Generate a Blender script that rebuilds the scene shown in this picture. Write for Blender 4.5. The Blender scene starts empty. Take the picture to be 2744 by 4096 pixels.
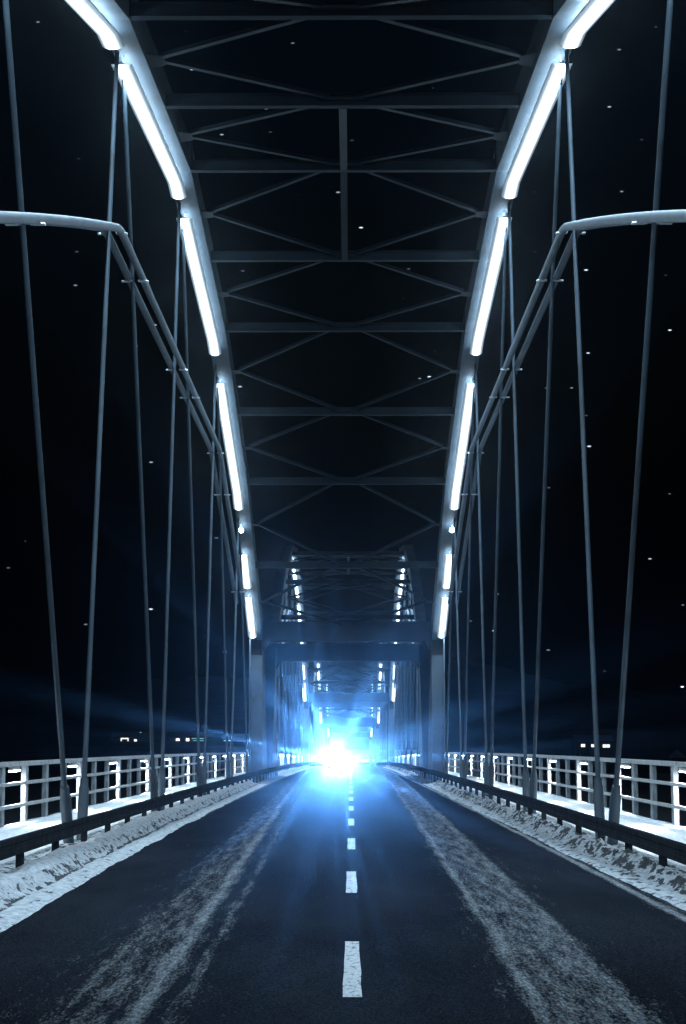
import bpy, bmesh, math, random
from mathutils import Vector, Matrix, noise
random.seed(7)
R = math.radians
S = bpy.context.scene
C = S.collection

# ------------------------------------------------------------------ camera
CAM_H = 1.85
cam = bpy.data.objects.new('camera', bpy.data.cameras.new('camera'))
C.objects.link(cam)
S.camera = cam
cam.data.sensor_fit = 'HORIZONTAL'
cam.data.sensor_width = 36.0
cam.data.lens = 36.0 * 7175.0 / 2744.0
cam.data.clip_start = 0.1
cam.data.clip_end = 6000
pitch, yaw, roll = R(7.24), R(-0.24), R(-0.03)
fwd = Vector((0, math.cos(pitch), math.sin(pitch)))
upv = Vector((0, -math.sin(pitch), math.cos(pitch)))
Rz = Matrix.Rotation(-yaw, 3, 'Z')
fwd = Rz @ fwd; upv = Rz @ upv
right = fwd.cross(upv)
upr = upv * math.cos(roll) - right * math.sin(roll)
rgt = fwd.cross(upr)
M = Matrix((rgt, upr, -fwd)).transposed().to_4x4()
M.translation = Vector((0.18, 0.0, CAM_H))
cam.matrix_world = M

# ------------------------------------------------------------------ view, world
S.view_settings.view_transform = 'Standard'
S.view_settings.look = 'None'
S.view_settings.exposure = 0.0
S.view_settings.gamma = 1.0
S.render.engine = 'CYCLES'
S.cycles.max_bounces = 6
S.cycles.diffuse_bounces = 3
S.cycles.glossy_bounces = 3
S.cycles.volume_bounces = 0
S.cycles.sample_clamp_indirect = 4.0
S.cycles.use_denoising = True

W = bpy.data.worlds.new('World')
S.world = W
W.use_nodes = True
nt = W.node_tree
nt.nodes.clear()

def N(t, typ, **kw):
    n = t.nodes.new(typ)
    for k, v in kw.items():
        setattr(n, k, v)
    return n

def math_node(t, op, a, b=None, c=None, clamp=False):
    n = t.nodes.new('ShaderNodeMath'); n.operation = op; n.use_clamp = clamp
    for i, v in enumerate((a, b, c)):
        if v is None: continue
        if isinstance(v, (int, float)): n.inputs[i].default_value = v
        else: t.links.new(v, n.inputs[i])
    return n.outputs[0]

wo = N(nt, 'ShaderNodeOutputWorld')
sky = N(nt, 'ShaderNodeTexSky', sky_type='NISHITA')
sky.sun_disc = False
sky.sun_elevation = R(-3.6)
sky.sun_rotation = R(180)
bg = N(nt, 'ShaderNodeBackground')
tint = N(nt, 'ShaderNodeMix', data_type='RGBA', blend_type='MULTIPLY')
tint.inputs[0].default_value = 1.0
tint.inputs[7].default_value = (0.14, 0.50, 1.0, 1)
nt.links.new(sky.outputs[0], tint.inputs[6])
SKY_STRENGTH = 0.12
bg.inputs[1].default_value = SKY_STRENGTH
nt.links.new(tint.outputs[2], bg.inputs[0])
# stars: small short streaks scattered over the dome
tc = N(nt, 'ShaderNodeTexCoord')
def star_layer(scale, radius, power, gain, rot):
    mp = N(nt, 'ShaderNodeMapping', vector_type='POINT')
    mp.inputs['Rotation'].default_value = rot
    mp.inputs['Scale'].default_value = (0.36, 1, 1)
    nt.links.new(tc.outputs['Generated'], mp.inputs[0])
    vo = N(nt, 'ShaderNodeTexVoronoi', voronoi_dimensions='3D', feature='F1')
    vo.inputs['Scale'].default_value = scale
    nt.links.new(mp.outputs[0], vo.inputs['Vector'])
    d = math_node(nt, 'DIVIDE', vo.outputs['Distance'], radius)
    m = math_node(nt, 'SUBTRACT', 1.0, d, clamp=True)
    m = math_node(nt, 'MULTIPLY', m, 2.0, clamp=True)
    sp = N(nt, 'ShaderNodeSeparateColor')
    nt.links.new(vo.outputs['Color'], sp.inputs[0])
    br = math_node(nt, 'POWER', sp.outputs[0], power)
    e = math_node(nt, 'MULTIPLY', m, br)
    e = math_node(nt, 'MULTIPLY', e, gain)
    b = N(nt, 'ShaderNodeBackground')
    b.inputs[0].default_value = (0.72, 0.82, 1.0, 1)
    nt.links.new(e, b.inputs[1])
    return b
s1 = star_layer(92.0, 0.044, 3.0, 6.0, (0.10, -0.18, 0.2))
s2 = star_layer(120.0, 0.062, 2.5, 1.6, (0.3, -0.2, 1.1))
a1 = N(nt, 'ShaderNodeAddShader'); a2 = N(nt, 'ShaderNodeAddShader')
nt.links.new(bg.outputs[0], a1.inputs[0]); nt.links.new(s1.outputs[0], a1.inputs[1])
nt.links.new(a1.outputs[0], a2.inputs[0]); nt.links.new(s2.outputs[0], a2.inputs[1])
nt.links.new(a2.outputs[0], wo.inputs['Surface'])

# light levels
TUBE_POWER = 135.0
RAIL_LAMP_POWER = 950.0
HEADLAMP_W = 84000.0
LAMP_COL = (0.56, 0.80, 1.0)

# ------------------------------------------------------------------ materials
def mat(name, base, rough=0.5, spec=0.5, metal=0.0, var=0.25, scale=3.0, bump=0.0, bscale=40.0, stain=None, stain_amt=0.0, stain_scale=1.5, stretch=(1,1,1)):
    m = bpy.data.materials.new(name); m.use_nodes = True
    t = m.node_tree; b = t.nodes['Principled BSDF']
    b.inputs['Roughness'].default_value = rough
    b.inputs['Metallic'].default_value = metal
    b.inputs['Specular IOR Level'].default_value = spec
    co = N(t, 'ShaderNodeTexCoord')
    mp = N(t, 'ShaderNodeMapping'); mp.inputs['Scale'].default_value = stretch
    t.links.new(co.outputs['Object'], mp.inputs[0])
    no = N(t, 'ShaderNodeTexNoise'); no.inputs['Scale'].default_value = scale; no.inputs['Detail'].default_value = 6
    t.links.new(mp.outputs[0], no.inputs['Vector'])
    ra = N(t, 'ShaderNodeValToRGB')
    ra.color_ramp.elements[0].position = 0.3; ra.color_ramp.elements[1].position = 0.7
    lo = [c * (1 - var) for c in base]; hi = [min(1, c * (1 + var)) for c in base]
    ra.color_ramp.elements[0].color = (*lo, 1); ra.color_ramp.elements[1].color = (*hi, 1)
    t.links.new(no.outputs[0], ra.inputs[0])
    col = ra.outputs[0]
    if stain:
        n2 = N(t, 'ShaderNodeTexNoise'); n2.inputs['Scale'].default_value = stain_scale; n2.inputs['Detail'].default_value = 8
        t.links.new(mp.outputs[0], n2.inputs['Vector'])
        r2 = N(t, 'ShaderNodeValToRGB'); r2.color_ramp.elements[0].position = 0.55; r2.color_ramp.elements[1].position = 0.68
        r2.color_ramp.elements[1].color = (stain_amt,) * 3 + (1,)
        t.links.new(n2.outputs[0], r2.inputs[0])
        mx = N(t, 'ShaderNodeMix', data_type='RGBA')
        t.links.new(r2.outputs[0], mx.inputs[0]); t.links.new(col, mx.inputs[6]); mx.inputs[7].default_value = (*stain, 1)
        col = mx.outputs[2]
    t.links.new(col, b.inputs['Base Color'])
    if bump:
        n3 = N(t, 'ShaderNodeTexNoise'); n3.inputs['Scale'].default_value = bscale; n3.inputs['Detail'].default_value = 5
        t.links.new(mp.outputs[0], n3.inputs['Vector'])
        bu = N(t, 'ShaderNodeBump'); bu.inputs['Strength'].default_value = bump; bu.inputs['Distance'].default_value = 0.02
        t.links.new(n3.outputs[0], bu.inputs['Height']); t.links.new(bu.outputs[0], b.inputs['Normal'])
    return m

def emit(name, col, strength):
    m = bpy.data.materials.new(name); m.use_nodes = True
    t = m.node_tree; b = t.nodes['Principled BSDF']
    b.inputs['Base Color'].default_value = (0.8, 0.8, 0.8, 1)
    b.inputs['Emission Color'].default_value = (*col, 1)
    b.inputs['Emission Strength'].default_value = strength
    return m

M_STEEL = mat('bridge_paint', (0.019, 0.029, 0.042), 0.6, 0.15, var=0.14, scale=1.2, bump=0.05, bscale=60, stain=(0.035, 0.032, 0.03), stain_amt=0.5, stain_scale=0.9)
M_RIB = mat('arch_rib_paint', (0.075, 0.098, 0.12), 0.6, 0.15, var=0.12, scale=1.2, bump=0.05, bscale=60, stain=(0.05, 0.05, 0.05), stain_amt=0.5, stain_scale=0.9)
M_HANG = mat('hanger_paint', (0.052, 0.071, 0.090), 0.55, 0.2, var=0.2, scale=2.0, stain=(0.03, 0.03, 0.03), stain_amt=0.6, stain_scale=2.2, stretch=(1, 1, 0.5))
M_PIPE = mat('stay_pipe_paint', (0.13, 0.16, 0.19), 0.55, 0.25, var=0.15, scale=2.0)
M_BOLT = mat('galvanised_bolt', (0.6, 0.62, 0.64), 0.35, 0.5, metal=0.6)
M_GUARD = mat('guard_rail_steel', (0.026, 0.030, 0.036), 0.8, 0.0, var=0.3, scale=4.0, stain=(0.045, 0.04, 0.04), stain_amt=0.3, stain_scale=5, bump=0.1)
M_RAIL = mat('railing_paint', (0.42, 0.43, 0.44), 0.5, 0.4, var=0.15, scale=6, stain=(0.17, 0.10, 0.07), stain_amt=0.75, stain_scale=7, bump=0.1)
M_POST = mat('railing_post_paint', (0.30, 0.32, 0.34), 0.5, 0.4, var=0.2, scale=5, stain=(0.12, 0.09, 0.07), stain_amt=0.4, stain_scale=6)
M_HOUS = mat('lamp_housing', (0.55, 0.57, 0.6), 0.4, 0.4, var=0.05)
M_TUBE = emit('tube_glow', (0.70, 0.88, 1.0), 6.0); M_TUBE.cycles.emission_sampling = 'NONE'
def grade_bloom(m):      # bloom put into the trough's glow: bright middle fading to widened rims
    t = m.node_tree; b = t.nodes['Principled BSDF']
    co = N(t, 'ShaderNodeTexCoord'); sp = N(t, 'ShaderNodeSeparateXYZ'); t.links.new(co.outputs['Object'], sp.inputs[0])
    q = math_node(t, 'DIVIDE', sp.outputs[0], 0.098)
    q = math_node(t, 'MULTIPLY', math_node(t, 'MULTIPLY', q, q), -1.0)
    e = math_node(t, 'MULTIPLY_ADD', math_node(t, 'EXPONENT', q), 9.0, 0.05)
    t.links.new(e, b.inputs['Emission Strength'])
grade_bloom(M_TUBE)
M_RLAMP = emit('rail_lamp_glow', (0.80, 0.92, 1.0), RAIL_LAMP_POWER)
M_DOT = emit('gap_lamp_glow', LAMP_COL, 40.0)
M_CONC = mat('deck_concrete', (0.16, 0.16, 0.165), 0.85, 0.2, var=0.25, scale=1.5, bump=0.2)

# ------------------------------------------------------------------ mesh helpers
class MB:
    def __init__(s): s.v = []; s.f = []; s.mi = []
    def add(s, vs, fs, mi=0):
        o = len(s.v); s.v += [tuple(p) for p in vs]
        for f in fs: s.f.append(tuple(o + i for i in f)); s.mi.append(mi)
    def hexa(s, p, mi=0):   # 8 points: bottom loop 0-3, top loop 4-7
        s.add(p, [(3,2,1,0),(4,5,6,7),(0,1,5,4),(1,2,6,5),(2,3,7,6),(3,0,4,7)], mi)
    def box(s, x0, x1, y0, y1, z0, z1, mi=0):
        s.hexa([(x0,y0,z0),(x1,y0,z0),(x1,y1,z0),(x0,y1,z0),(x0,y0,z1),(x1,y0,z1),(x1,y1,z1),(x0,y1,z1)], mi)
    def bar(s, a, b, w, h, up=(0,0,1), mi=0):   # rectangular bar along a-b, w sideways, h along up
        a = Vector(a); b = Vector(b); d = (b - a).normalized(); up = Vector(up)
        sd = d.cross(up).normalized(); u = sd.cross(d).normalized()
        q = [(-w/2,-h/2),(w/2,-h/2),(w/2,h/2),(-w/2,h/2)]
        A = [a + sd*i + u*j for i, j in q]; B = [b + sd*i + u*j for i, j in q]
        s.hexa([A[0],B[0],B[1],A[1],A[3],B[3],B[2],A[2]], mi)
    def tube(s, pts, r, n=14, cap=True, mi=0):
        pts = [Vector(p) for p in pts]; rings = []
        for i, p in enumerate(pts):
            if i == 0: d = pts[1] - p
            elif i == len(pts)-1: d = p - pts[i-1]
            else: d = (pts[i+1]-p).normalized() + (p-pts[i-1]).normalized()
            d.normalize()
            ref = Vector((1,0,0)) if abs(d.x) < 0.9 else Vector((0,0,1))
            sd = d.cross(ref).normalized(); u = sd.cross(d)
            rr = r[i] if isinstance(r, (list, tuple)) else r
            rings.append([p + sd*math.cos(2*math.pi*k/n)*rr + u*math.sin(2*math.pi*k/n)*rr for k in range(n)])
        vs = [q for ring in rings for q in ring]; fs = []
        for i in range(len(pts)-1):
            for k in range(n):
                fs.append((i*n+k, i*n+(k+1)%n, (i+1)*n+(k+1)%n, (i+1)*n+k))
        if cap:
            fs.append(tuple(range(n))[::-1]); fs.append(tuple((len(pts)-1)*n+k for k in range(n)))
        s.add(vs, fs, mi)
    def strip(s, sections, closed=False, cap=True, mi=0):   # list of equal-length point loops
        n = len(sections[0]); vs = [p for sec in sections for p in sec]; fs = []
        m = n if closed else n-1
        for i in range(len(sections)-1):
            for k in range(m):
                fs.append((i*n+k, i*n+(k+1)%n, (i+1)*n+(k+1)%n, (i+1)*n+k))
        if closed and cap:
            fs.append(tuple(range(n))[::-1]); fs.append(tuple((len(sections)-1)*n+k for k in range(n)))
        s.add(vs, fs, mi)
    def plate(s, poly, axis, t0, t1, mi=0):   # polygon in the two other axes, extruded along axis
        def P(p, t):
            if axis == 'y': return (p[0], t, p[1])
            if axis == 'x': return (t, p[0], p[1])
            return (p[0], p[1], t)
        n = len(poly); vs = [P(p, t0) for p in poly] + [P(p, t1) for p in poly]
        fs = [tuple(range(n))[::-1], tuple(range(n, 2*n))] + [(i, (i+1) % n, n+(i+1) % n, n+i) for i in range(n)]
        s.add(vs, fs, mi)
    def mesh(s, name, mats, smooth=False, bevel=0.0):
        me = bpy.data.meshes.new(name); me.from_pydata(s.v, [], s.f)
        mats = mats if isinstance(mats, (list, tuple)) else [mats]
        for m in mats: me.materials.append(m)
        for p, i in zip(me.polygons, s.mi): p.material_index = i
        bm = bmesh.new(); bm.from_mesh(me)
        bmesh.ops.recalc_face_normals(bm, faces=bm.faces)
        if bevel: bmesh.ops.bevel(bm, geom=[e for e in bm.edges if len(e.link_faces) == 2 and e.calc_face_angle(0) > 0.6], offset=bevel, segments=1, affect='EDGES')
        bm.to_mesh(me); bm.free()
        if smooth:
            for p in me.polygons: p.use_smooth = True
            me.set_sharp_from_angle(angle=R(40))
        return me
    def build(s, name, mats, parent=None, smooth=False, bevel=0.0, loc=None):
        o = bpy.data.objects.new(name, s.mesh(name, mats, smooth, bevel)); C.objects.link(o)
        if parent: o.parent = parent
        if loc: o.location = loc
        return o

def tag(o, label=None, cat=None, group=None, kind=None):
    if label: o['label'] = label
    if cat: o['category'] = cat
    if group: o['group'] = group
    if kind: o['kind'] = kind
    return o
def empty(name, loc=(0,0,0)):
    o = bpy.data.objects.new(name, None); C.objects.link(o); o.location = loc; o.empty_display_size = 0.5
    return o
def link_copy(o, parent=None, loc=None):
    c = o.copy(); C.objects.link(c)
    if parent is not None: c.parent = parent
    if loc is not None: c.location = loc
    return c
def copy_tree(o, parent=None):
    c = o.copy(); C.objects.link(c)
    if parent: c.parent = parent
    for ch in list(o.children): copy_tree(ch, c)
    return c

KZ = 2.8e-5
def zr(y): return -KZ * y * y if y > 0 else 0.0
def slope(y): return -2 * KZ * y if y > 0 else 0.0

# ------------------------------------------------------------------ the arch span (local origin: deck level under the crown)
YA, P, SPAN, NSPAN = 49.78, 14.33, 103.9, 4
HP = P / 2
SOF = [18.03, 17.36, 16.65, 14.9, 13.05, 10.05, 7.0]
def sof(y):
    a = abs(y) / P
    k = [18.03, 16.65, 13.05, 7.0]
    i = min(2, int(a)); return k[i] + (k[i+1]-k[i]) * (a - i)
XI, XO = 4.37, 5.03

def make_span():
    root = empty('arch_span')
    # ribs with their wedge-shaped legs
    for sx in (-1, 1):
        mb = MB()
        low, top = [], []
        low += [(-43.0, -0.5), (-43.0, 3.2), (-42.99, 7.0)]; top += [(-49.4, -0.5), (-46.6, 4.0), (-43.7, 7.85)]
        for k in (-2, -1, 0, 1, 2):
            low.append((k*P, sof(k*P))); top.append((k*P*1.008, sof(k*P) + 0.86))
        low += [(42.99, 7.0), (43.0, 3.2), (43.0, -0.5)]; top += [(43.7, 7.85), (46.6, 4.0), (49.4, -0.5)]
        secs = [[(sx*XI, l[0], l[1]), (sx*XO, l[0], l[1]), (sx*XO, t[0], t[1]), (sx*XI, t[0], t[1])] for l, t in zip(low, top)]
        mb.strip(secs, closed=True)
        rib = mb.build('arch_rib', M_RIB, root)
        # weld seams / cover plates at each kink
        for k in (-2, -1, 0, 1, 2):
            cp = MB(); z = sof(k*P)
            cp.box(sx*4.36 - 0.02, sx*4.36 + 0.02, k*P - 0.07, k*P + 0.07, z + 0.03, z + 0.8)
            cp.build('cover_plate', M_STEEL, rib)
    # portals
    for sy in (-1, 1):
        y = sy * 42.99
        mb = MB()
        poly = [(-XI+0.004, 6.45), (-XI+0.40, 6.98), (XI-0.40, 6.98), (XI-0.004, 6.45), (XI-0.004, 7.93), (-XI+0.004, 7.93)]
        mb.plate(poly, 'y', y + sy*0.05, y + sy*0.65)
        pb = mb.build('portal_beam', M_STEEL, root)
        fl = MB()
        fl.box(-XI+0.42, XI-0.42, y + sy*0.02, y + sy*0.70, 6.93, 6.976)
        fl.box(-XI+0.01, XI-0.01, y + sy*0.02, y + sy*0.70, 7.934, 7.98)
        fl.build('flange', M_STEEL, pb)
        for sx in (-1, 1):
            hp = MB(); hp.box(sx*4.72-0.33, sx*4.72+0.33, y - sy*0.035, y - sy*0.012, 6.25, 7.5)
            hp.build('corner_plate', M_STEEL, pb)
    # cross struts: I beams
    sm = MB(); sm.box(-XI, XI, -0.11, 0.11, 0, 0.025); sm.box(-XI, XI, -0.011, 0.011, 0.026, 0.295); sm.box(-XI, XI, -0.11, 0.11, 0.296, 0.32)
    sme = sm.mesh('cross_strut', M_STEEL)
    gm = MB(); gm.plate([(-0.62,-0.14),(-0.34,-0.3),(0.34,-0.3),(0.62,-0.14),(0.62,0.14),(0.34,0.3),(-0.34,0.3),(-0.62,0.14)], 'z', 0.14, 0.155)
    gme = gm.mesh('gusset_plate', M_STEEL)
    for j in range(-5, 6):
        o = bpy.data.objects.new('cross_strut', sme); C.objects.link(o); o.parent = root
        o.location = (0, j*HP, sof(j*HP) + 0.03)
        g = bpy.data.objects.new('gusset_plate', gme); C.objects.link(g); g.parent = o
    # diagonals: T bars from the strut middles to the ribs
    def nz(j): return sof(j*HP) + 0.20 if abs(j) < 6 else 7.75
    for j in range(-6, 6):
        za, zb = nz(j), nz(j+1)
        ym = (j + 0.5) * HP; zm = sof(ym) + 0.20
        for sx in (-1, 1):
            for (yy, zz, dd) in ((j*HP, za, 0.12), ((j+1)*HP, zb, -0.12)):
                a = Vector((sx*0.3, yy + dd, zz)); b = Vector((sx*4.1, ym - dd*0.9, zm))
                mb = MB(); mb.bar(a, b, 0.15, 0.02); mb.bar(a + Vector((0,0,0.066)), b + Vector((0,0,0.066)), 0.018, 0.11)
                mb.build('diagonal_brace', M_STEEL, root)
            gp = MB()
            gp.plate([(sx*XI, ym-0.42), (sx*4.02, ym-0.26), (sx*4.02, ym+0.26), (sx*XI, ym+0.42)], 'z', zm - 0.035, zm - 0.012)
            gp.build('rib_gusset', M_STEEL, root)
    # longitudinal bar at the crown
    mb = MB()
    for a, b in ((-1, 0), (0, 1)):
        mb.bar((0, a*HP + 0.13, sof(a*HP) + 0.10), (0, b*HP - 0.13, sof(b*HP) + 0.10), 0.2, 0.14)
    mb.build('crown_bar', M_STEEL, root)
    # hangers
    tops = [-39.6, -25.6, -11.5, 2.8, 17.5, 32.0, 42.0]
    decks = [-46.0, -31.0, -17.4, -3.6, 9.9, 23.4, 37.2]
    LT, LB = 4.93, 4.72
    lines = []
    for k in range(1, 7):
        if k <= 6:
            lines.append((decks[k] + 0.72, tops[k] - 0.5))      # away from the portal behind
            lines.append((decks[k] - 0.72, tops[k-1] + 0.5))
    for sx in (-1, 1):
        for yb, yt in lines:
            if abs(yt) > 42.5: continue
            zt = sof(yt) + 0.1; zb = 0.05
            A = Vector((sx*LB, yb, zb)); B = Vector((sx*LT, yt, zt)); d = (B-A).normalized()
            q = A + d*1.12
            h = MB(); h.tube([q, B], 0.047, 12); o = h.build('hanger', M_HANG, root, smooth=True)
            s2 = MB(); s2.tube([A, A + d*1.0, A + d*1.05, A + d*1.18], [0.095, 0.095, 0.075, 0.072], 14); s2.build('hanger_socket', M_HANG, o, smooth=True)
            e = MB(); pz = sof(yt)
            e.plate([(yt-0.28, pz-0.02), (yt+0.28, pz-0.02), (yt+0.1, pz-0.42), (yt-0.1, pz-0.42)], 'x', sx*LT-0.015, sx*LT+0.015)
            e.build('hanger_lug', M_STEEL, o)
    # twin stay pipes clamped to both sides of the hangers
    LP = 4.80
    YC0, YC1, ZP, SL = -13.3, 15.5, 12.52, 0.29
    def pz_(y): return ZP if YC0 <= y <= YC1 else (ZP - SL*(YC0 - y)*0.91 - 0.17*((YC0 - y)/12.0)**2 if y < YC0 else ZP - SL*(y - YC1))
    for sx in (-1, 1):
        for off in (-0.16, 0.16):
            pts = []
            for y in (-30.5, -28.5, -26.5, -24.5, -22.5, -20.5, -18.5, -16.5, YC0-1.2): pts.append((sx*LP+off, y, pz_(y)))
            for q, dz in ((-0.5, 0.0), (-0.15, 0.03), (0.15, 0.03), (0.5, 0.0)): pts.append((sx*LP+off, YC0+q, pz_(YC0+q) - dz))
            pts.append((sx*LP+off, YC0+1.1, ZP)); pts.append((sx*LP+off, YC1-1.0, ZP))
            for q, dz in ((-0.5, 0.0), (-0.15, 0.03), (0.15, 0.03), (0.5, 0.0)): pts.append((sx*LP+off, YC1+q, pz_(YC1+q) - dz))
            for y in (YC1+1.0, 31.0): pts.append((sx*LP+off, y, pz_(y)))
            mb = MB(); mb.tube(pts, 0.085, 14)
            pp = mb.build('stay_pipe', M_PIPE, root, smooth=True)
            # clamps where the hangers cross
            for yb, yt in lines:
                zt = sof(yt)
                f = None
                for q in range(5, 200):
                    fr = q/200.0; y = yb + (yt-yb)*fr; z = zt*fr
                    if z >= pz_(y): f = (y, pz_(y)); break
                if f is None or abs(f[0]) > 30.5: continue
                y, z = f
                c = MB()
                c.bar((sx*LP+off-0.09, y, z-0.08), (sx*LP+off+0.09, y, z-0.08), 0.10, 0.03)
                for dy in (-0.035, 0.035):
                    c.tube([(sx*LP+off-math.copysign(0.04, off), y+dy, z-0.09), (sx*LP+off+math.copysign(0.15, off), y+dy, z-0.09)], 0.016, 8)
                c.build('pipe_clamp', M_BOLT, pp)
    return root

LOC = {0: 'nearest', 1: 'second', 2: 'third', 3: 'farthest'}
spans = []
proto = make_span()
for i in range(NSPAN):
    o = proto if i == 0 else copy_tree(proto)
    y = YA + i*SPAN
    o.location = (0, y, zr(y)*(1 if i else 0.6)); o.rotation_euler = (slope(y) if i else 0.0, 0, 0)
    tag(o, ['grey steel arch span with cross bracing directly over the near road', 'second steel arch span seen through the near portal frame',
            'third steel arch span glimpsed far down the road', 'last steel arch span behind the headlight glare'][i], 'bridge arch', 'arch spans of the bridge')
    spans.append(o)

# ------------------------------------------------------------------ light tubes under the arches
LX, DROP, SOFFIT_FILL = 4.83, 0.24, 18.0  # tubes hung low so the added fill lamps can wash the soffit
def tube_mesh(y0, y1, small=False):
    # along the soffit polyline, given in span coordinates
    ys = [y0] + [k*P for k in range(-2, 3) if y0 < k*P < y1] + [y1]
    hs, ds = MB(), MB()
    secs, sed = [], []
    for y in ys:
        z = sof(y)
        w = 0.06; z -= DROP
        secs.append([(-w, y, z+0.0), (w, y, z+0.0), (w, y, z-0.045), (-w, y, z-0.045)])
        sed.append([(px_, y, z + pz) for px_, pz in ((-0.23, -0.03), (-0.225, -0.06), (-0.17, -0.095), (-0.10, -0.115), (0, -0.122), (0.10, -0.115), (0.17, -0.095), (0.225, -0.06), (0.23, -0.03), (0.10, -0.05), (-0.10, -0.05))])
    q = y0 + 0.25
    while q < y1 - 0.1:
        hs.box(-0.012, 0.012, q-0.012, q+0.012, sof(q) - DROP, sof(q) - 0.005); q += (y1 - y0 - 0.5)/max(1, round((y1 - y0)/3.0)) - 1e-4
    hs.strip(secs, closed=True); ds.strip(sed, closed=True)
    return hs, ds
SEG = [(-43.0, -39.6), (-39.0, -27.2), (-26.1, -13.4), (-12.0, 1.05), (2.7, 15.4), (17.9, 30.0), (34.0, 37.0), (38.0, 42.0)]
DOTS = [31.8]
def side(sx): return 'left' if sx < 0 else 'right'
ORD = ['first', 'second', 'third', 'fourth', 'fifth', 'sixth', 'seventh', 'eighth']
TUBE_LAB = {1: 'white light tube under the {s} arch beyond the top edge of the photo',
 2: 'white light tube under the {s} arch, running out of the top of the photo',
 3: 'long white light tube under the {s} arch at its crown, second from the top',
 4: 'long white light tube under the {s} arch, third from the top',
 5: 'white light tube under the {s} arch just above the round gap lamp',
 6: 'short white light tube under the {s} arch, second above the portal beam',
 7: 'short white light tube under the {s} arch, ending at the portal beam corner'}
tube_src = {}
def tube_lamps(t, y0, y1):      # light of each tube length, plus an added lamp washing the soffit
    ys = [y0] + [k*P for k in range(-2, 3) if y0 < k*P < y1] + [y1]
    for a, b in zip(ys, ys[1:]):
        A = Vector((0, a, sof(a) - DROP - 0.13)); B = Vector((0, b, sof(b) - DROP - 0.13)); d = B - A
        key = round(d.length, 2)
        l = lamp_data.get(key)
        if l is None:
            l = bpy.data.lights.new('tube_light', 'AREA'); l.shape = 'RECTANGLE'; l.size = 0.07; l.size_y = d.length - 0.01
            l.color = LAMP_COL; l.energy = TUBE_POWER * math.pi * 0.2 * d.length
            l.cycles.use_multiple_importance_sampling = False
            lamp_data[key] = l
        o = bpy.data.objects.new('tube_light', l); C.objects.link(o); o.parent = t
        o.location = (A + B)/2; o.rotation_euler = (math.atan2(d.z, d.y), 0, 0)
        l2 = fill_data.get(key)
        if l2 is None:
            l2 = bpy.data.lights.new('soffit_fill', 'AREA'); l2.shape = 'RECTANGLE'; l2.size = 0.1; l2.size_y = d.length - 0.01
            l2.color = LAMP_COL; l2.energy = SOFFIT_FILL * math.pi * 0.2 * d.length
            l2.cycles.use_multiple_importance_sampling = False
            fill_data[key] = l2
        o = bpy.data.objects.new('soffit_fill', l2); C.objects.link(o); o.parent = t
        o.location = (A + B)/2 + Vector((0, 0, 0.14)); o.rotation_euler = (math.atan2(d.z, d.y) + math.pi, 0, 0)
lamp_data = {}; fill_data = {}
for k, (a, b) in enumerate(SEG):
    tube_src[k] = tuple(x.mesh(n, m) for x, n, m in zip(tube_mesh(a, b), ('housing', 'diffuser'), (M_HOUS, M_TUBE)))
dm = MB(); dm.tube([(0, -0.14, 0), (0, 0.14, 0)], 0.11, 12)
dot_me = dm.mesh('diffuser', M_DOT)
dh = MB(); dh.box(-0.03, 0.03, -0.03, 0.03, 0.09, 0.3)
doth_me = dh.mesh('bracket', M_HOUS)
for i, sp in enumerate(spans):
    mw = Matrix.Translation(sp.location) @ sp.rotation_euler.to_matrix().to_4x4()
    for sx in (-1, 1):
        for k, (a, b) in enumerate(SEG):
            if i == 0 and k < 1: continue       # behind the camera's view
            t = empty('light_tube'); t.matrix_world = mw @ Matrix.Translation((sx*LX, 0, 0))
            for me, n in zip(tube_src[k], ('housing', 'diffuser')):
                o = bpy.data.objects.new(n, me); C.objects.link(o); o.parent = t
            if i == 0: lab = TUBE_LAB[k].format(s=side(sx))
            else: lab = 'small glowing light tube under the %s arch of the %s span' % (side(sx), LOC[i])
            tube_lamps(t, a, b)
            tag(t, lab, 'light tube', 'light tubes under the arches')
        for y in DOTS:
            t = empty('gap_lamp'); t.matrix_world = mw @ Matrix.Translation((sx*LX, y, sof(y) - 0.3))
            for me, n in ((dot_me, 'diffuser'), (doth_me, 'bracket')):
                o = bpy.data.objects.new(n, me); C.objects.link(o); o.parent = t
            tag(t, ('round glowing lamp in the gap between tubes of the %s near arch' % side(sx)) if i == 0 else
                'tiny round lamp between the tubes of the %s %s arch' % (LOC[i], side(sx)), 'lamp', 'round lamps in the tube gaps')

# ------------------------------------------------------------------ deck, road, walkways
YEND = 413.0
def ribbon(name, xs_z, m, y0, y1, step, kind='structure', fn=None, smooth=True):
    mb = MB(); secs = []
    n = max(1, int((y1-y0)/step))
    for i in range(n+1):
        y = y0 + (y1-y0)*i/n
        secs.append([(x, y, zr(y) + z) for x, z in xs_z])
    mb.strip(secs, closed=False)
    o = mb.build(name, m, None, smooth=smooth)
    return tag(o, kind=kind)

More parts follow.
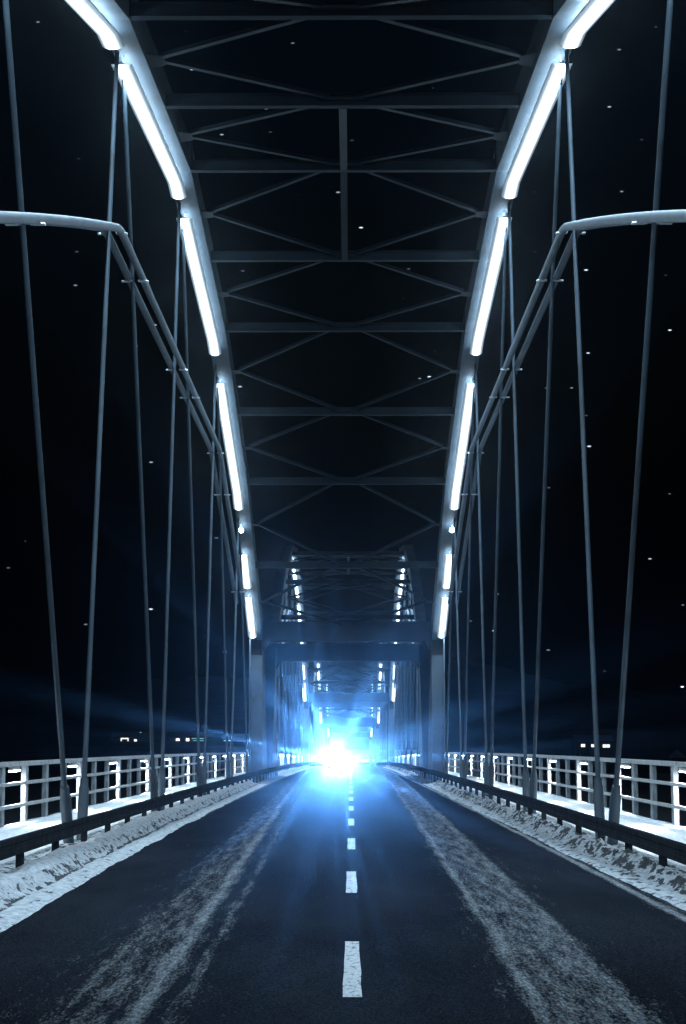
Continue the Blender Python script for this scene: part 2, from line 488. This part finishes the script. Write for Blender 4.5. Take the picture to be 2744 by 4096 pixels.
def road_material():
    m = bpy.data.materials.new('snowy_asphalt'); m.use_nodes = True
    t = m.node_tree; b = t.nodes['Principled BSDF']
    L = t.links.new
    co = N(t, 'ShaderNodeTexCoord'); sp = N(t, 'ShaderNodeSeparateXYZ'); L(co.outputs['Object'], sp.inputs[0])
    x, y = sp.outputs[0], sp.outputs[1]
    def nz(scale, detail=6, stretch=(1,1,1), rough=0.6):
        mp = N(t, 'ShaderNodeMapping'); mp.inputs['Scale'].default_value = stretch; L(co.outputs['Object'], mp.inputs[0])
        n = N(t, 'ShaderNodeTexNoise'); n.inputs['Scale'].default_value = scale; n.inputs['Detail'].default_value = detail
        n.inputs['Roughness'].default_value = rough
        L(mp.outputs[0], n.inputs['Vector']); return n.outputs[0]
    wob = math_node(t, 'SUBTRACT', nz(0.12, 3, (0.3, 1, 1)), 0.5)
    def band(c0, c1, half, soft, gain=1.0):
        c = math_node(t, 'MULTIPLY_ADD', y, c1, c0)
        d = math_node(t, 'SUBTRACT', x, c)
        d = math_node(t, 'MULTIPLY_ADD', wob, 0.16, d)
        d = math_node(t, 'ABSOLUTE', d)
        d = math_node(t, 'SUBTRACT', d, half)
        d = math_node(t, 'DIVIDE', d, soft)
        d = math_node(t, 'SUBTRACT', 1.0, d, clamp=True)
        d = math_node(t, 'MULTIPLY', d, gain)
        return d
    def add(*a):
        r = a[0]
        for q in a[1:]: r = math_node(t, 'MAXIMUM', r, q)
        return r
    fine = nz(42.0, 6, (1, 0.20, 1), 0.72)
    clump = nz(10.0, 6, (0.9, 0.075, 1), 0.68)
    grit = nz(70.0, 3)
    left = add(band(-1.42, -0.0130, 0.22, 0.40, 0.56), band(-1.10, -0.0150, 0.03, 0.24, 0.80), band(-1.30, -0.0140, 0.45, 0.95, 0.36), band(-0.84, -0.013, 0.02, 0.18, 0.56))
    rgt_ = add(band(1.70, 0.0090, 0.26, 0.36, 0.64), band(1.42, 0.008, 0.02, 0.22, 0.78), band(1.72, 0.0090, 0.45, 0.70, 0.36), band(2.02, 0.009, 0.04, 0.22, 0.74))
    edge = add(band(-3.50, -0.009, 0.10, 0.30, 0.95), band(-4.2, 0.0, 0.5, 0.3, 1.0), band(3.76, -0.004, 0.03, 0.10, 0.95), band(4.2, -0.003, 0.45, 0.30, 0.55))
    mask = add(left, rgt_, edge, math_node(t, 'MULTIPLY_ADD', nz(0.9, 5, (1, 0.2, 1), 0.6), 0.9, -0.30))
    # thresholded snow crumbs
    nn = math_node(t, 'MULTIPLY_ADD', clump, 0.40, math_node(t, 'MULTIPLY', fine, 0.35))
    nn = math_node(t, 'MULTIPLY_ADD', grit, 0.25, nn)          # centred on 0.5
    nn = math_node(t, 'MULTIPLY_ADD', nn, 3.2, -1.6)           # contrast, centred on 0
    cov = math_node(t, 'DIVIDE', math_node(t, 'ADD', nn, math_node(t, 'SUBTRACT', mask, 0.48)), 0.95, clamp=True)
    # asphalt
    big = nz(0.5, 4, (1, 0.25, 1))
    ra = N(t, 'ShaderNodeValToRGB'); ra.color_ramp.elements[0].position = 0.42; ra.color_ramp.elements[1].position = 0.72
    ra.color_ramp.elements[0].color = (0.0035, 0.0042, 0.006, 1); ra.color_ramp.elements[1].color = (0.040, 0.045, 0.057, 1)
    mixn = math_node(t, 'MULTIPLY_ADD', grit, 0.7, math_node(t, 'MULTIPLY', big, 0.3)); L(mixn, ra.inputs[0])
    rs = N(t, 'ShaderNodeValToRGB'); rs.color_ramp.elements[0].color = (0.16, 0.175, 0.19, 1); rs.color_ramp.elements[1].color = (0.56, 0.58, 0.60, 1)
    rs.color_ramp.elements[0].position = 0.3; rs.color_ramp.elements[1].position = 0.7
    L(fine, rs.inputs[0])
    mx = N(t, 'ShaderNodeMix', data_type='RGBA'); L(cov, mx.inputs[0]); L(ra.outputs[0], mx.inputs[6]); L(rs.outputs[0], mx.inputs[7])
    L(mx.outputs[2], b.inputs['Base Color'])
    ro = math_node(t, 'MULTIPLY_ADD', cov, 0.25, 0.62); L(ro, b.inputs['Roughness'])
    b.inputs['Specular IOR Level'].default_value = 0.0
    bu = N(t, 'ShaderNodeBump'); bu.inputs['Strength'].default_value = 0.7; bu.inputs['Distance'].default_value = 0.03
    hh = math_node(t, 'MULTIPLY_ADD', cov, 0.9, math_node(t, 'MULTIPLY', fine, 0.6)); L(hh, bu.inputs['Height']); L(bu.outputs[0], b.inputs['Normal'])
    return m
M_ROAD = road_material()
ribbon('road', [(-4.6, 0), (-2.3, 0), (0, 0), (2.3, 0), (4.6, 0)], M_ROAD, -6, 640, 2.0)
ribbon('bridge_deck', [(-7.3, -0.9), (-7.3, -0.02), (-4.6, -0.012), (4.6, -0.012), (7.3, -0.02), (7.3, -0.9), (3.5, -2.0), (-3.5, -2.0), (-7.3, -0.9)], M_CONC, -8, YEND, 4.0, smooth=False)
M_PAINT = mat('worn_road_paint', (0.44, 0.45, 0.46), 0.7, 0.1, var=0.25, scale=30, stain=(0.05, 0.05, 0.055), stain_amt=1.0, stain_scale=22, bump=0.2, stretch=(1, 0.35, 1))
mb = MB()
y = 13.35 - 9.05
while y < 200:
    n = 5; secs = []
    for q in range(n+1):
        yy = y + 3.65*q/n
        j = lambda: random.uniform(-0.006, 0.006)
        secs.append([(-0.068 + j() + 0.19, yy, zr(yy) + 0.005), (0.068 + j() + 0.19, yy, zr(yy) + 0.005)])
    mb.strip(secs); y += 9.05
# each dash is a short sheet of paint
tag(mb.build('road_markings', M_PAINT), kind='structure')

def snow_material(name, dirt_shade):
    m = bpy.data.materials.new(name); m.use_nodes = True
    t = m.node_tree; b = t.nodes['Principled BSDF']; L = t.links.new
    co = N(t, 'ShaderNodeTexCoord')
    def nz(scale, detail=6, rough=0.6):
        n = N(t, 'ShaderNodeTexNoise'); n.inputs['Scale'].default_value = scale; n.inputs['Detail'].default_value = detail; n.inputs['Roughness'].default_value = rough
        mp = N(t, 'ShaderNodeMapping'); mp.inputs['Scale'].default_value = (1, 0.4, 1); L(co.outputs['Object'], mp.inputs[0]); L(mp.outputs[0], n.inputs['Vector']); return n.outputs[0]
    f = nz(14); g = nz(70, 4)
    ra = N(t, 'ShaderNodeValToRGB'); ra.color_ramp.elements[0].position = 0.32; ra.color_ramp.elements[1].position = 0.62
    ra.color_ramp.elements[0].color = (0.30, 0.31, 0.33, 1); ra.color_ramp.elements[1].color = (0.80, 0.82, 0.84, 1)
    if dirt_shade: ra.color_ramp.elements[0].color = (0.20, 0.21, 0.225, 1); ra.color_ramp.elements[1].color = (0.66, 0.68, 0.70, 1); ra.color_ramp.elements[1].position = 0.68
    L(math_node(t, 'MULTIPLY_ADD', f, 0.6, math_node(t, 'MULTIPLY', g, 0.4)), ra.inputs[0])
    col = ra.outputs[0]
    if dirt_shade:
        at = N(t, 'ShaderNodeAttribute'); at.attribute_name = 'dirt_shade'
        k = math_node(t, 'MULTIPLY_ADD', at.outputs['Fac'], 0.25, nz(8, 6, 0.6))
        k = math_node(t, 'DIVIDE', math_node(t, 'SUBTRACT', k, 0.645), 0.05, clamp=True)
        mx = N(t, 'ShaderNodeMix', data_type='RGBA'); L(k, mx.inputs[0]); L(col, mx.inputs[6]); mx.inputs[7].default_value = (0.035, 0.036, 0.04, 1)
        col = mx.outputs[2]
    L(col, b.inputs['Base Color']); b.inputs['Roughness'].default_value = 0.8; b.inputs['Specular IOR Level'].default_value = 0.2
    bu = N(t, 'ShaderNodeBump'); bu.inputs['Strength'].default_value = 0.6; bu.inputs['Distance'].default_value = 0.02
    L(g, bu.inputs['Height']); L(bu.outputs[0], b.inputs['Normal'])
    return m
M_SNOW = snow_material('walkway_snow', False)
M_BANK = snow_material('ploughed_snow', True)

for sx in (-1, 1):
    # snow-covered footway
    mb = MB(); secs = []; yy = -4.0
    while yy < 420:
        sec = []
        for q in range(13):
            xx = 4.80 + (7.06-4.80)*q/12
            n = noise.fractal(Vector((xx*1.2, yy*0.5, sx*9.0)), 1.0, 2.0, 4)
            sec.append((sx*xx, yy, zr(yy) + 0.115 + 0.018*n + (0.03 if q in (11,) else 0)))
        sec = [(sx*4.78, yy, zr(yy) - 0.005)] + sec + [(sx*7.08, yy, zr(yy) - 0.1)]
        secs.append(sec); yy += 0.5 if yy < 110 else 4.0
    mb.strip(secs)
    o = mb.build('walkway', M_SNOW, None, smooth=True); tag(o, kind='structure')

def lerp(tab, v):
    for (a, b), (c, d) in zip(tab, tab[1:]):
        if v <= c: return b + (d-b)*max(0, (v-a))/(c-a)
    return tab[-1][1]
PROF_L = [(-0.12, -0.02), (0.0, 0.008), (0.10, 0.035), (0.24, 0.045), (0.30, 0.022), (0.36, 0.05), (0.48, 0.16), (0.60, 0.22), (0.72, 0.225), (0.84, 0.17), (0.98, 0.10), (1.2, 0.085), (1.5, 0.10)]
PROF_R = [(-0.12, -0.02), (0.0, 0.01), (0.10, 0.025), (0.22, 0.04), (0.30, 0.10), (0.42, 0.19), (0.52, 0.19), (0.64, 0.11), (0.78, 0.06), (1.1, 0.08)]
EDGE_L = [(0, -3.15), (18, -3.30), (25, -3.42), (40, -3.58), (80, -3.75), (400, -3.8)]
EDGE_R = [(0, 3.92), (20, 3.88), (50, 3.66), (80, 3.60), (400, 3.6)]
def bank(sx, y0, y1):
    prof, edge = (PROF_L, EDGE_L) if sx < 0 else (PROF_R, EDGE_R)
    mb = MB(); secs = []; dirt_shade = []
    y = y0; nx = 44
    while y <= y1:
        e = abs(lerp(edge, y)) + 0.07*noise.noise(Vector((y*0.35, 3.3*sx, 0))) + 0.035*noise.noise(Vector((y*1.7, 8.3*sx, 0)))
        wmax = 4.80 - e
        fade = min(1.0, max(0.0, (y1 - y)/5.0), max(0.05, (y-y0)/3.0 if y0 > 20 else 1.0))
        sec = []
        for q in range(nx+1):
            u = -0.12 + (wmax+0.12)*q/nx
            z = lerp(prof, u)
            amp = max(0.0, min(1.0, (u+0.02)/0.35))
            big = noise.fractal(Vector((u*2.2+5*sx, y*0.8, 1.7)), 1.0, 2.0, 3)
            sm = noise.fractal(Vector((u*8, y*2.6, 4.1+sx)), 0.8, 2.1, 5)
            z = z*fade*(1 + 0.30*big) + amp*fade*((0.015 if sx < 0 else 0.030)*sm)
            if sx > 0 and 0.22 < u < 0.75: z += 0.035*max(0, sm)*fade
            sec.append((sx*(e+u), y, zr(y) + z + 0.003))
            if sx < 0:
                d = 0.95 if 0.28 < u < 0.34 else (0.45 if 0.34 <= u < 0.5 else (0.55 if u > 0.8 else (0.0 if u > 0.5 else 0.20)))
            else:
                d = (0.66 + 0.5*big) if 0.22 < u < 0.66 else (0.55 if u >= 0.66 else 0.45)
            dirt_shade.append(max(0, d))  # outer hollow darkened as guard rail shade, elsewhere dirt
        secs.append(sec)
        y += 0.09 if y < 45 else (0.25 if y < 85 else 1.0)
    mb.strip(secs)
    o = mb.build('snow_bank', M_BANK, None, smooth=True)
    at = o.data.attributes.new('dirt_shade', 'FLOAT', 'POINT')
    for i, v in enumerate(dirt_shade): at.data[i].value = v
    return o
for sx in (-1, 1):
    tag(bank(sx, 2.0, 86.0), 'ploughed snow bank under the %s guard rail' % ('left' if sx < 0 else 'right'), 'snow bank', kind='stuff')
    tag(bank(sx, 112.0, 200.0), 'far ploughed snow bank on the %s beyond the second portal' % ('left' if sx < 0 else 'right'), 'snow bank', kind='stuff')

# ------------------------------------------------------------------ guard rails
GL = 4.32
wprof = [(0.0, 0.0), (0.05, 0.0), (0.062, 0.012), (0.062, 0.075), (0.050, 0.085), (0.050, 0.155), (0.062, 0.165), (0.062, 0.228), (0.05, 0.24), (0.0, 0.24)]
for sx in (-1, 1):
    g = empty('guard_rail', (sx*GL, 0, 0))
    mb = MB(); secs = []; yy = 1.0
    while yy < 292:
        front = [(-sx*a, yy, zr(yy) + 0.345 + b) for a, b in wprof]
        back = [(-sx*(a-0.008), yy, zr(yy) + 0.345 + b) for a, b in wprof][::-1]
        secs.append(front + back); yy += 3.0
    mb.strip(secs, closed=True)
    mb.build('beam', M_GUARD, g, smooth=True)
    pm = MB(); pm.box(-0.05, 0.05, -0.06, 0.06, -0.02, 0.54); pm.box(-0.03, 0.03, -0.05, 0.05, 0.541, 0.56)
    pme = pm.mesh('post', M_GUARD, bevel=0.008)
    for k in range(97):
        y = (25.1 if sx < 0 else 24.55) - 24.0 + 3.0*k
        if y > 291: break
        o = bpy.data.objects.new('post', pme); C.objects.link(o); o.parent = g; o.location = (sx*0.06, y, zr(y))
    tag(g, 'dark steel guard rail along the %s edge of the road' % side(sx), 'guard rail', 'guard rails along the road')

# ------------------------------------------------------------------ footway railings and their lamps
RL = 7.0
pst = MB(); pst.box(-0.055, 0.055, -0.15, 0.15, 0.0, 1.235)
post_me = pst.mesh('post', M_POST, bevel=0.01)
lb = MB(); lb.box(-0.05, 0.05, -0.42, 0.42, 0.0, 0.075); lb.box(-0.03, 0.03, -0.5, -0.44, 0.02, 0.1); lb.box(-0.03, 0.03, 0.44, 0.5, 0.02, 0.1)
lh_me = lb.mesh('housing', M_HOUS, bevel=0.008)
ld = MB(); ld.strip([[(-0.045, yy, -0.001), (-0.04, yy, -0.012), (0.04, yy, -0.012), (0.045, yy, -0.001)] for yy in (-0.41, 0.41)], closed=True)
ld_me = ld.mesh('diffuser', M_RLAMP)
for i in range(3):
    y0 = -2.0 if i == 0 else 101.9 + (i-1)*SPAN
    y1 = 101.4 if i == 0 else 101.4 + i*SPAN
    for sx in (-1, 1):
        r = empty('railing', (sx*RL, 0, 0))
        def rail(name, z0, h, w, off):
            mb = MB(); secs = []; n = 12
            for q in range(n+1):
                yy = y0 + (y1-y0)*q/n
                z = zr(yy)
                secs.append([(off-w, yy, z+z0), (off+w, yy, z+z0), (off+w, yy, z+z0+h), (off-w, yy, z+z0+h)])
            mb.strip(secs, closed=True); mb.build(name, M_RAIL, r)
        rail('top_rail', 1.335, 0.10, 0.07, 0.0)
        rail('mid_rail', 0.94, 0.07, 0.03, -sx*0.09)
        rail('mid_rail', 0.475, 0.07, 0.03, -sx*0.09)
        ph = 39.9 if sx < 0 else 38.2
        n0 = int(math.ceil((y0 + 0.5 - ph)/2.683)); n1 = int(math.floor((y1 - 0.5 - ph)/2.683))
        for k in range(n0, n1+1):
            y = ph + 2.683*k
            o = bpy.data.objects.new('post', post_me); C.objects.link(o); o.parent = r; o.location = (0, y, zr(y) + 0.095)
            if k % 3 == 0 and y > 25:
                l = empty('railing_lamp', (sx*(RL-0.0), y - 1.25, zr(y) + 1.245))
                for me, nme in ((lh_me, 'housing'), (ld_me, 'diffuser')):
                    q = bpy.data.objects.new(nme, me); C.objects.link(q); q.parent = l
                c = sum(1 for z in range(-20, k+1) if z % 3 == 0 and ph + 2.683*z > 37)
                if y < 37: lab = 'white strip lamp under the %s footway handrail beyond the edge of the photo' % side(sx)
                elif i == 0 and y < 100:
                    words = ['first', 'second', 'third', 'fourth', 'fifth', 'sixth', 'seventh', 'eighth', 'ninth', 'tenth', 'eleventh']
                    lab = 'white strip lamp under the %s footway handrail, %s from the camera' % (side(sx), words[max(0, min(10, c-1))])
                else: lab = 'tiny glowing lamp under the %s handrail beyond the %s portal' % (side(sx), ('near' if i == 1 else 'third') )
                tag(l, lab, 'lamp', 'strip lamps under the handrails')
        tag(r, ('white metal footway railing on the %s of the near span' if i == 0 else ('footway railing on the %s of the second span' if i == 1 else 'footway railing on the %s of the third span')) % side(sx), 'railing', 'footway railings')

# ------------------------------------------------------------------ oncoming car
CY, CX = 170.0, -1.05
M_CAR = mat('car_paint', (0.05, 0.055, 0.06), 0.25, 0.5, var=0.05)
M_GLASS = mat('car_glass', (0.02, 0.025, 0.03), 0.05, 0.6, var=0.05)
M_TYRE = mat('tyre_rubber', (0.02, 0.02, 0.02), 0.8, 0.2)
M_HEAD = emit('headlamp_glow', (0.75, 0.88, 1.0), 900.0)
car = empty('oncoming_car', (CX, CY, zr(CY))); car.rotation_euler = (slope(CY), 0, R(0.4))
prof = [(0, 0.3), (0.05, 0.62), (0.25, 0.80), (1.1, 0.92), (1.9, 1.40), (2.4, 1.47), (3.3, 1.45), (4.1, 1.02), (4.35, 0.9), (4.4, 0.35)]
secs = []
for xw, sh in ((-0.88, 0.93), (-0.80, 1.0), (0.80, 1.0), (0.88, 0.93)):
    secs.append([(xw if pz < 0.95 else xw*0.82, py, 0.3 + (pz-0.3)*sh) for py, pz in prof])
mb = MB(); mb.strip(secs, closed=True); mb.build('body', M_CAR, car, smooth=True)
mb = MB(); mb.hexa([(-0.66, 1.17, 0.97), (0.66, 1.17, 0.97), (0.6, 1.84, 1.385), (-0.6, 1.84, 1.385), (-0.66, 1.15, 1.0), (0.66, 1.15, 1.0), (0.6, 1.82, 1.41), (-0.6, 1.82, 1.41)]); mb.build('windscreen', M_GLASS, car)
for wx in (-0.80, 0.80):
    for wy in (0.85, 3.5):
        mb = MB(); mb.tube([(wx-0.1, wy, 0.32), (wx+0.1, wy, 0.32)], 0.32, 20); w = mb.build('wheel', M_TYRE, car, smooth=True)
    mb = MB(); mb.tube([(wx*0.78, -0.02, 0.66), (wx*0.78, 0.04, 0.66)], [0.09, 0.12], 16); mb.build('headlight', M_HEAD, car)
tag(car, 'oncoming car with blazing blue white headlights on the left lane', 'car')
for wx in (-0.62, 0.62):
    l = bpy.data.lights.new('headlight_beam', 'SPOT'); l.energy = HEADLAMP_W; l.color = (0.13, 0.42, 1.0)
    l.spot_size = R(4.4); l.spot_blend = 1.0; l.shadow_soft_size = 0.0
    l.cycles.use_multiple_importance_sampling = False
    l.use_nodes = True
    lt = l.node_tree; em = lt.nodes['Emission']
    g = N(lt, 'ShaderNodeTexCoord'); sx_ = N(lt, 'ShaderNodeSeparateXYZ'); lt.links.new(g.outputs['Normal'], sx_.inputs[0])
    az = math_node(lt, 'ARCTAN2', sx_.outputs[1], sx_.outputs[0])      # ray pattern added round the beam axis to draw a lens starburst
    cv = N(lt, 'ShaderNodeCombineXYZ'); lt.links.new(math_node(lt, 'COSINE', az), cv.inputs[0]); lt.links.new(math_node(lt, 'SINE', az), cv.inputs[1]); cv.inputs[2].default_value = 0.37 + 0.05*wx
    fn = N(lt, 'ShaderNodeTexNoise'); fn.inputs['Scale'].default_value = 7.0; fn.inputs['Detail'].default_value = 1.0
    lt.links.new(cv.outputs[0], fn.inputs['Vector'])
    ray_mask = math_node(lt, 'DIVIDE', math_node(lt, 'SUBTRACT', fn.outputs[0], 0.52), 0.12, clamp=True)
    ray_mask = math_node(lt, 'POWER', ray_mask, 1.7)
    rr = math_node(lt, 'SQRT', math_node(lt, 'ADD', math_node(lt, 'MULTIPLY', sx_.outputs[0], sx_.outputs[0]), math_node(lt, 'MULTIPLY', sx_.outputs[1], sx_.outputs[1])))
    core = math_node(lt, 'MULTIPLY_ADD', math_node(lt, 'EXPONENT', math_node(lt, 'DIVIDE', rr, -0.0085)), 8.0, 0.0)     # hot spot, sharpened for the core of the glare
    wide = math_node(lt, 'MULTIPLY', math_node(lt, 'EXPONENT', math_node(lt, 'DIVIDE', rr, -0.018)), math_node(lt, 'MULTIPLY', ray_mask, 24.0))
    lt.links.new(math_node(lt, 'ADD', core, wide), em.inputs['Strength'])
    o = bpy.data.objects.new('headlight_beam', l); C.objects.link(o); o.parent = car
    o.location = (wx, -0.12, 0.66); o.rotation_euler = (R(90.13), 0, R(180) - 0.006*wx)  # beams turned in so the added rays centre on the camera

# ------------------------------------------------------------------ river, shore, houses
M_ICE = mat('river_ice', (0.10, 0.11, 0.12), 0.5, 0.4, var=0.4, scale=0.02)
M_LAND = mat('night_hillside', (0.035, 0.04, 0.04), 0.9, 0.1, var=0.5, scale=0.05)
M_SNOWF = mat('shore_snow', (0.5, 0.52, 0.54), 0.8, 0.2, var=0.3, scale=0.3)
mb = MB(); mb.strip([[(-850, y, -9.0), (850, y, -9.0)] for y in (-50, 400, 900)]); tag(mb.build('river', M_ICE), kind='structure')
def hill(x, y):
    a = max(0.0, min(1.0, (y - 560)/130.0)); a = a*a*(3-2*a)
    h = -10.5 + 9.5*a
    b = max(0.0, (y - 760)/500.0)
    h += b*(26 + 16*noise.noise(Vector((x*0.004, 1.2, 0))) + 5*noise.noise(Vector((x*0.02, 4, 0))))
    h += 0.8*a*noise.noise(Vector((x*0.03, y*0.03, 2)))
    c = max(0.0, 1 - abs(x)/40.0)
    rd = zr(min(y, 413)) + slope(413)*0.25*max(0, y-413) - 0.25
    h = h*(1-min(1, c*2.2)) + rd*min(1, c*2.2) if y < 760 else h
    return h
mb = MB(); secs = []
for i in range(70):
    y = 418 + i*i*0.35
    secs.append([((-1 if q < 0 else 1)*abs(q)**1.55*1.45, y, hill((-1 if q < 0 else 1)*abs(q)**1.55*1.45, y)) for q in range(-60, 61)])
mb.strip(secs); tag(mb.build('far_shore', M_LAND, None, smooth=True), kind='structure')

M_WALL = mat('house_wall', (0.12, 0.10, 0.09), 0.8, 0.2, scale=4)
M_ROOF = mat('house_roof', (0.25, 0.26, 0.28), 0.8, 0.2, scale=4)
M_WIN = emit('lit_window', (1.0, 0.95, 0.9), 1.5)
M_WING = emit('lit_window_green', (0.45, 0.95, 0.85), 0.7)
M_WINR = emit('lit_window_warm', (1.0, 0.78, 0.62), 2.5)
def house(x, y, z, w, d, h, wins, label, cat='house', roof=2.0, group='houses on the far shore'):
    t = empty('shore_house', (x, y, z))
    mb = MB(); mb.box(-w/2, w/2, 0, d, -3, h); mb.build('wall', M_WALL, t)
    mb = MB(); mb.plate([(-0.5, h+0.02), (d+0.5, h+0.02), (d/2, h+roof)], 'x', -w/2-0.4, w/2+0.4); mb.build('roof', M_ROOF, t)
    for wx, wz, ww, wh, m in wins:
        mb = MB(); mb.box(wx-ww/2, wx+ww/2, -0.06, -0.02, wz-wh/2, wz+wh/2); f = mb.build('window', m, t)
        mb = MB()
        mb.box(wx-ww/2-0.1, wx+ww/2+0.1, -0.12, -0.001, wz-wh/2-0.12, wz-wh/2-0.01); mb.box(wx-0.05, wx+0.05, -0.09, -0.061, wz-wh/2, wz+wh/2)
        mb.build('window_frame', M_ROOF, f)
    return tag(t, label, cat, group)
zc = CAM_H
def far(x, z): return (x, 800.0, z)
house(-97.5, 800, -1.4, 16, 9, 4.6, [(-2.4, 3.9, 3.4, 0.5, M_WIN), (-3.9, 3.0, 0.5, 1.4, M_WIN), (-0.9, 3.0, 0.5, 1.4, M_WIN), (-2.4, 1.2, 1.4, 1.2, M_WIN), (2.4, 2.9, 1.2, 1.3, M_WIN)], 'house with a bright white lit porch frame on the left shore')
house(-76.0, 800, -1.4, 8, 8, 4.4, [(-0.2, 3.4, 1.2, 1.0, M_WINR), (-1.0, 3.2, 0.4, 1.4, M_WIN)], 'low house with one dim window behind the second hanger pair')
house(-66.0, 800, -1.4, 18, 8, 4.8, [(-6.0, 2.9, 1.4, 2.2, M_WINR), (-1.4, 3.9, 5.5, 0.3, M_WING), (-1.0, 2.9, 5.0, 0.22, M_WING)], 'long building with an orange lit door and green strip windows')
house(-45.0, 800, -1.4, 24, 8, 4.0, [(-4.0, 2.4, 5.0, 0.5, M_WING), (-9.0, 2.9, 4.0, 0.5, M_WING), (6.0, 2.0, 6.0, 0.6, M_WING)], 'long low building with scattered greenish lights near the portal')
house(77.2, 600, -8.0, 4.6, 7, 9.4, [(0, 7.95, 1.3, 0.95, M_WIN), (-0.9, 5.2, 0.5, 0.7, M_ROOF)], 'house with one large lit window on the right shore', roof=2)
house(83.4, 600, -8.0, 7.0, 7, 9.4, [(-2.9, 7.9, 1.15, 0.9, M_WIN), (1.5, 7.8, 2.3, 0.95, M_WIN)], 'wider house with two lit windows on the right shore')
# small hut with a pointed roof, close to the right edge
t = empty('shore_hut', (108.3, 600.0, -8.2))
mb = MB(); mb.box(-2.2, 2.2, -2.2, 2.2, -2, 4.2); mb.build('wall', M_WALL, t)
mb = MB(); mb.add([(-2.6,-2.6,4.22),(2.6,-2.6,4.22),(2.6,2.6,4.22),(-2.6,2.6,4.22),(0,0,6.9)], [(3,2,1,0),(0,1,4),(1,2,4),(2,3,4),(3,0,4)]); mb.build('roof', M_SNOWF, t)
tag(t, 'small hut with a pointed snowy roof behind the right railing', 'hut')
# street lamps on the shore
def street_lamp(x, y, z0, h, label, m=None):
    t = empty('street_lamp', (x, y, z0))
    mb = MB(); mb.tube([(0,0,-2), (0,0,h-0.6), (0.25,-0.1,h-0.1), (0.9,-0.3,h)], 0.07, 8); mb.build('pole', M_HANG, t)
    mb = MB(); mb.box(0.6, 1.2, -0.5, -0.1, h-0.1, h+0.06); hd = mb.build('lamp_head', m or M_WIN, t)
    return tag(t, label, 'street lamp', 'street lamps on the far shore')
street_lamp(-92.6, 790, -1.4, 6.6, 'street lamp above the bright porch on the left shore')
street_lamp(78.1, 800, -3.0, 2.9, 'low street lamp shining over the right railing near the hangers')
street_lamp(88.3, 800, -3.0, 4.4, 'street lamp beside the third right hanger pair')
# lit building straight ahead past the bridge end
house(10.5, 560, -8.2, 22, 10, 5.0, [(-2.5, 3.6, 9.0, 0.7, emit('lit_sign_pink', (1.0, 0.75, 0.8), 1.0))], 'building with a long pale lit strip past the end of the bridge', 'building')

# ------------------------------------------------------------------ frosty night haze
HAZE_DENSITY, HAZE_G = 0.00008, 0.974
mb = MB(); mb.box(-900, 900, -60, 1500, -11.5, 75)
hz = mb.build('haze', [])
hm = bpy.data.materials.new('night_haze'); hm.use_nodes = True
t = hm.node_tree; t.nodes.clear()
out = N(t, 'ShaderNodeOutputMaterial'); pv = N(t, 'ShaderNodeVolumePrincipled')
pv.inputs['Color'].default_value = (0.72, 0.86, 1.0, 1)
pv.inputs['Density'].default_value = HAZE_DENSITY
pv.inputs['Anisotropy'].default_value = HAZE_G
t.links.new(pv.outputs[0], out.inputs['Volume'])
hz.data.materials.append(hm)
tag(hz, 'thin frosty haze glowing around the lamps', 'haze', kind='stuff')
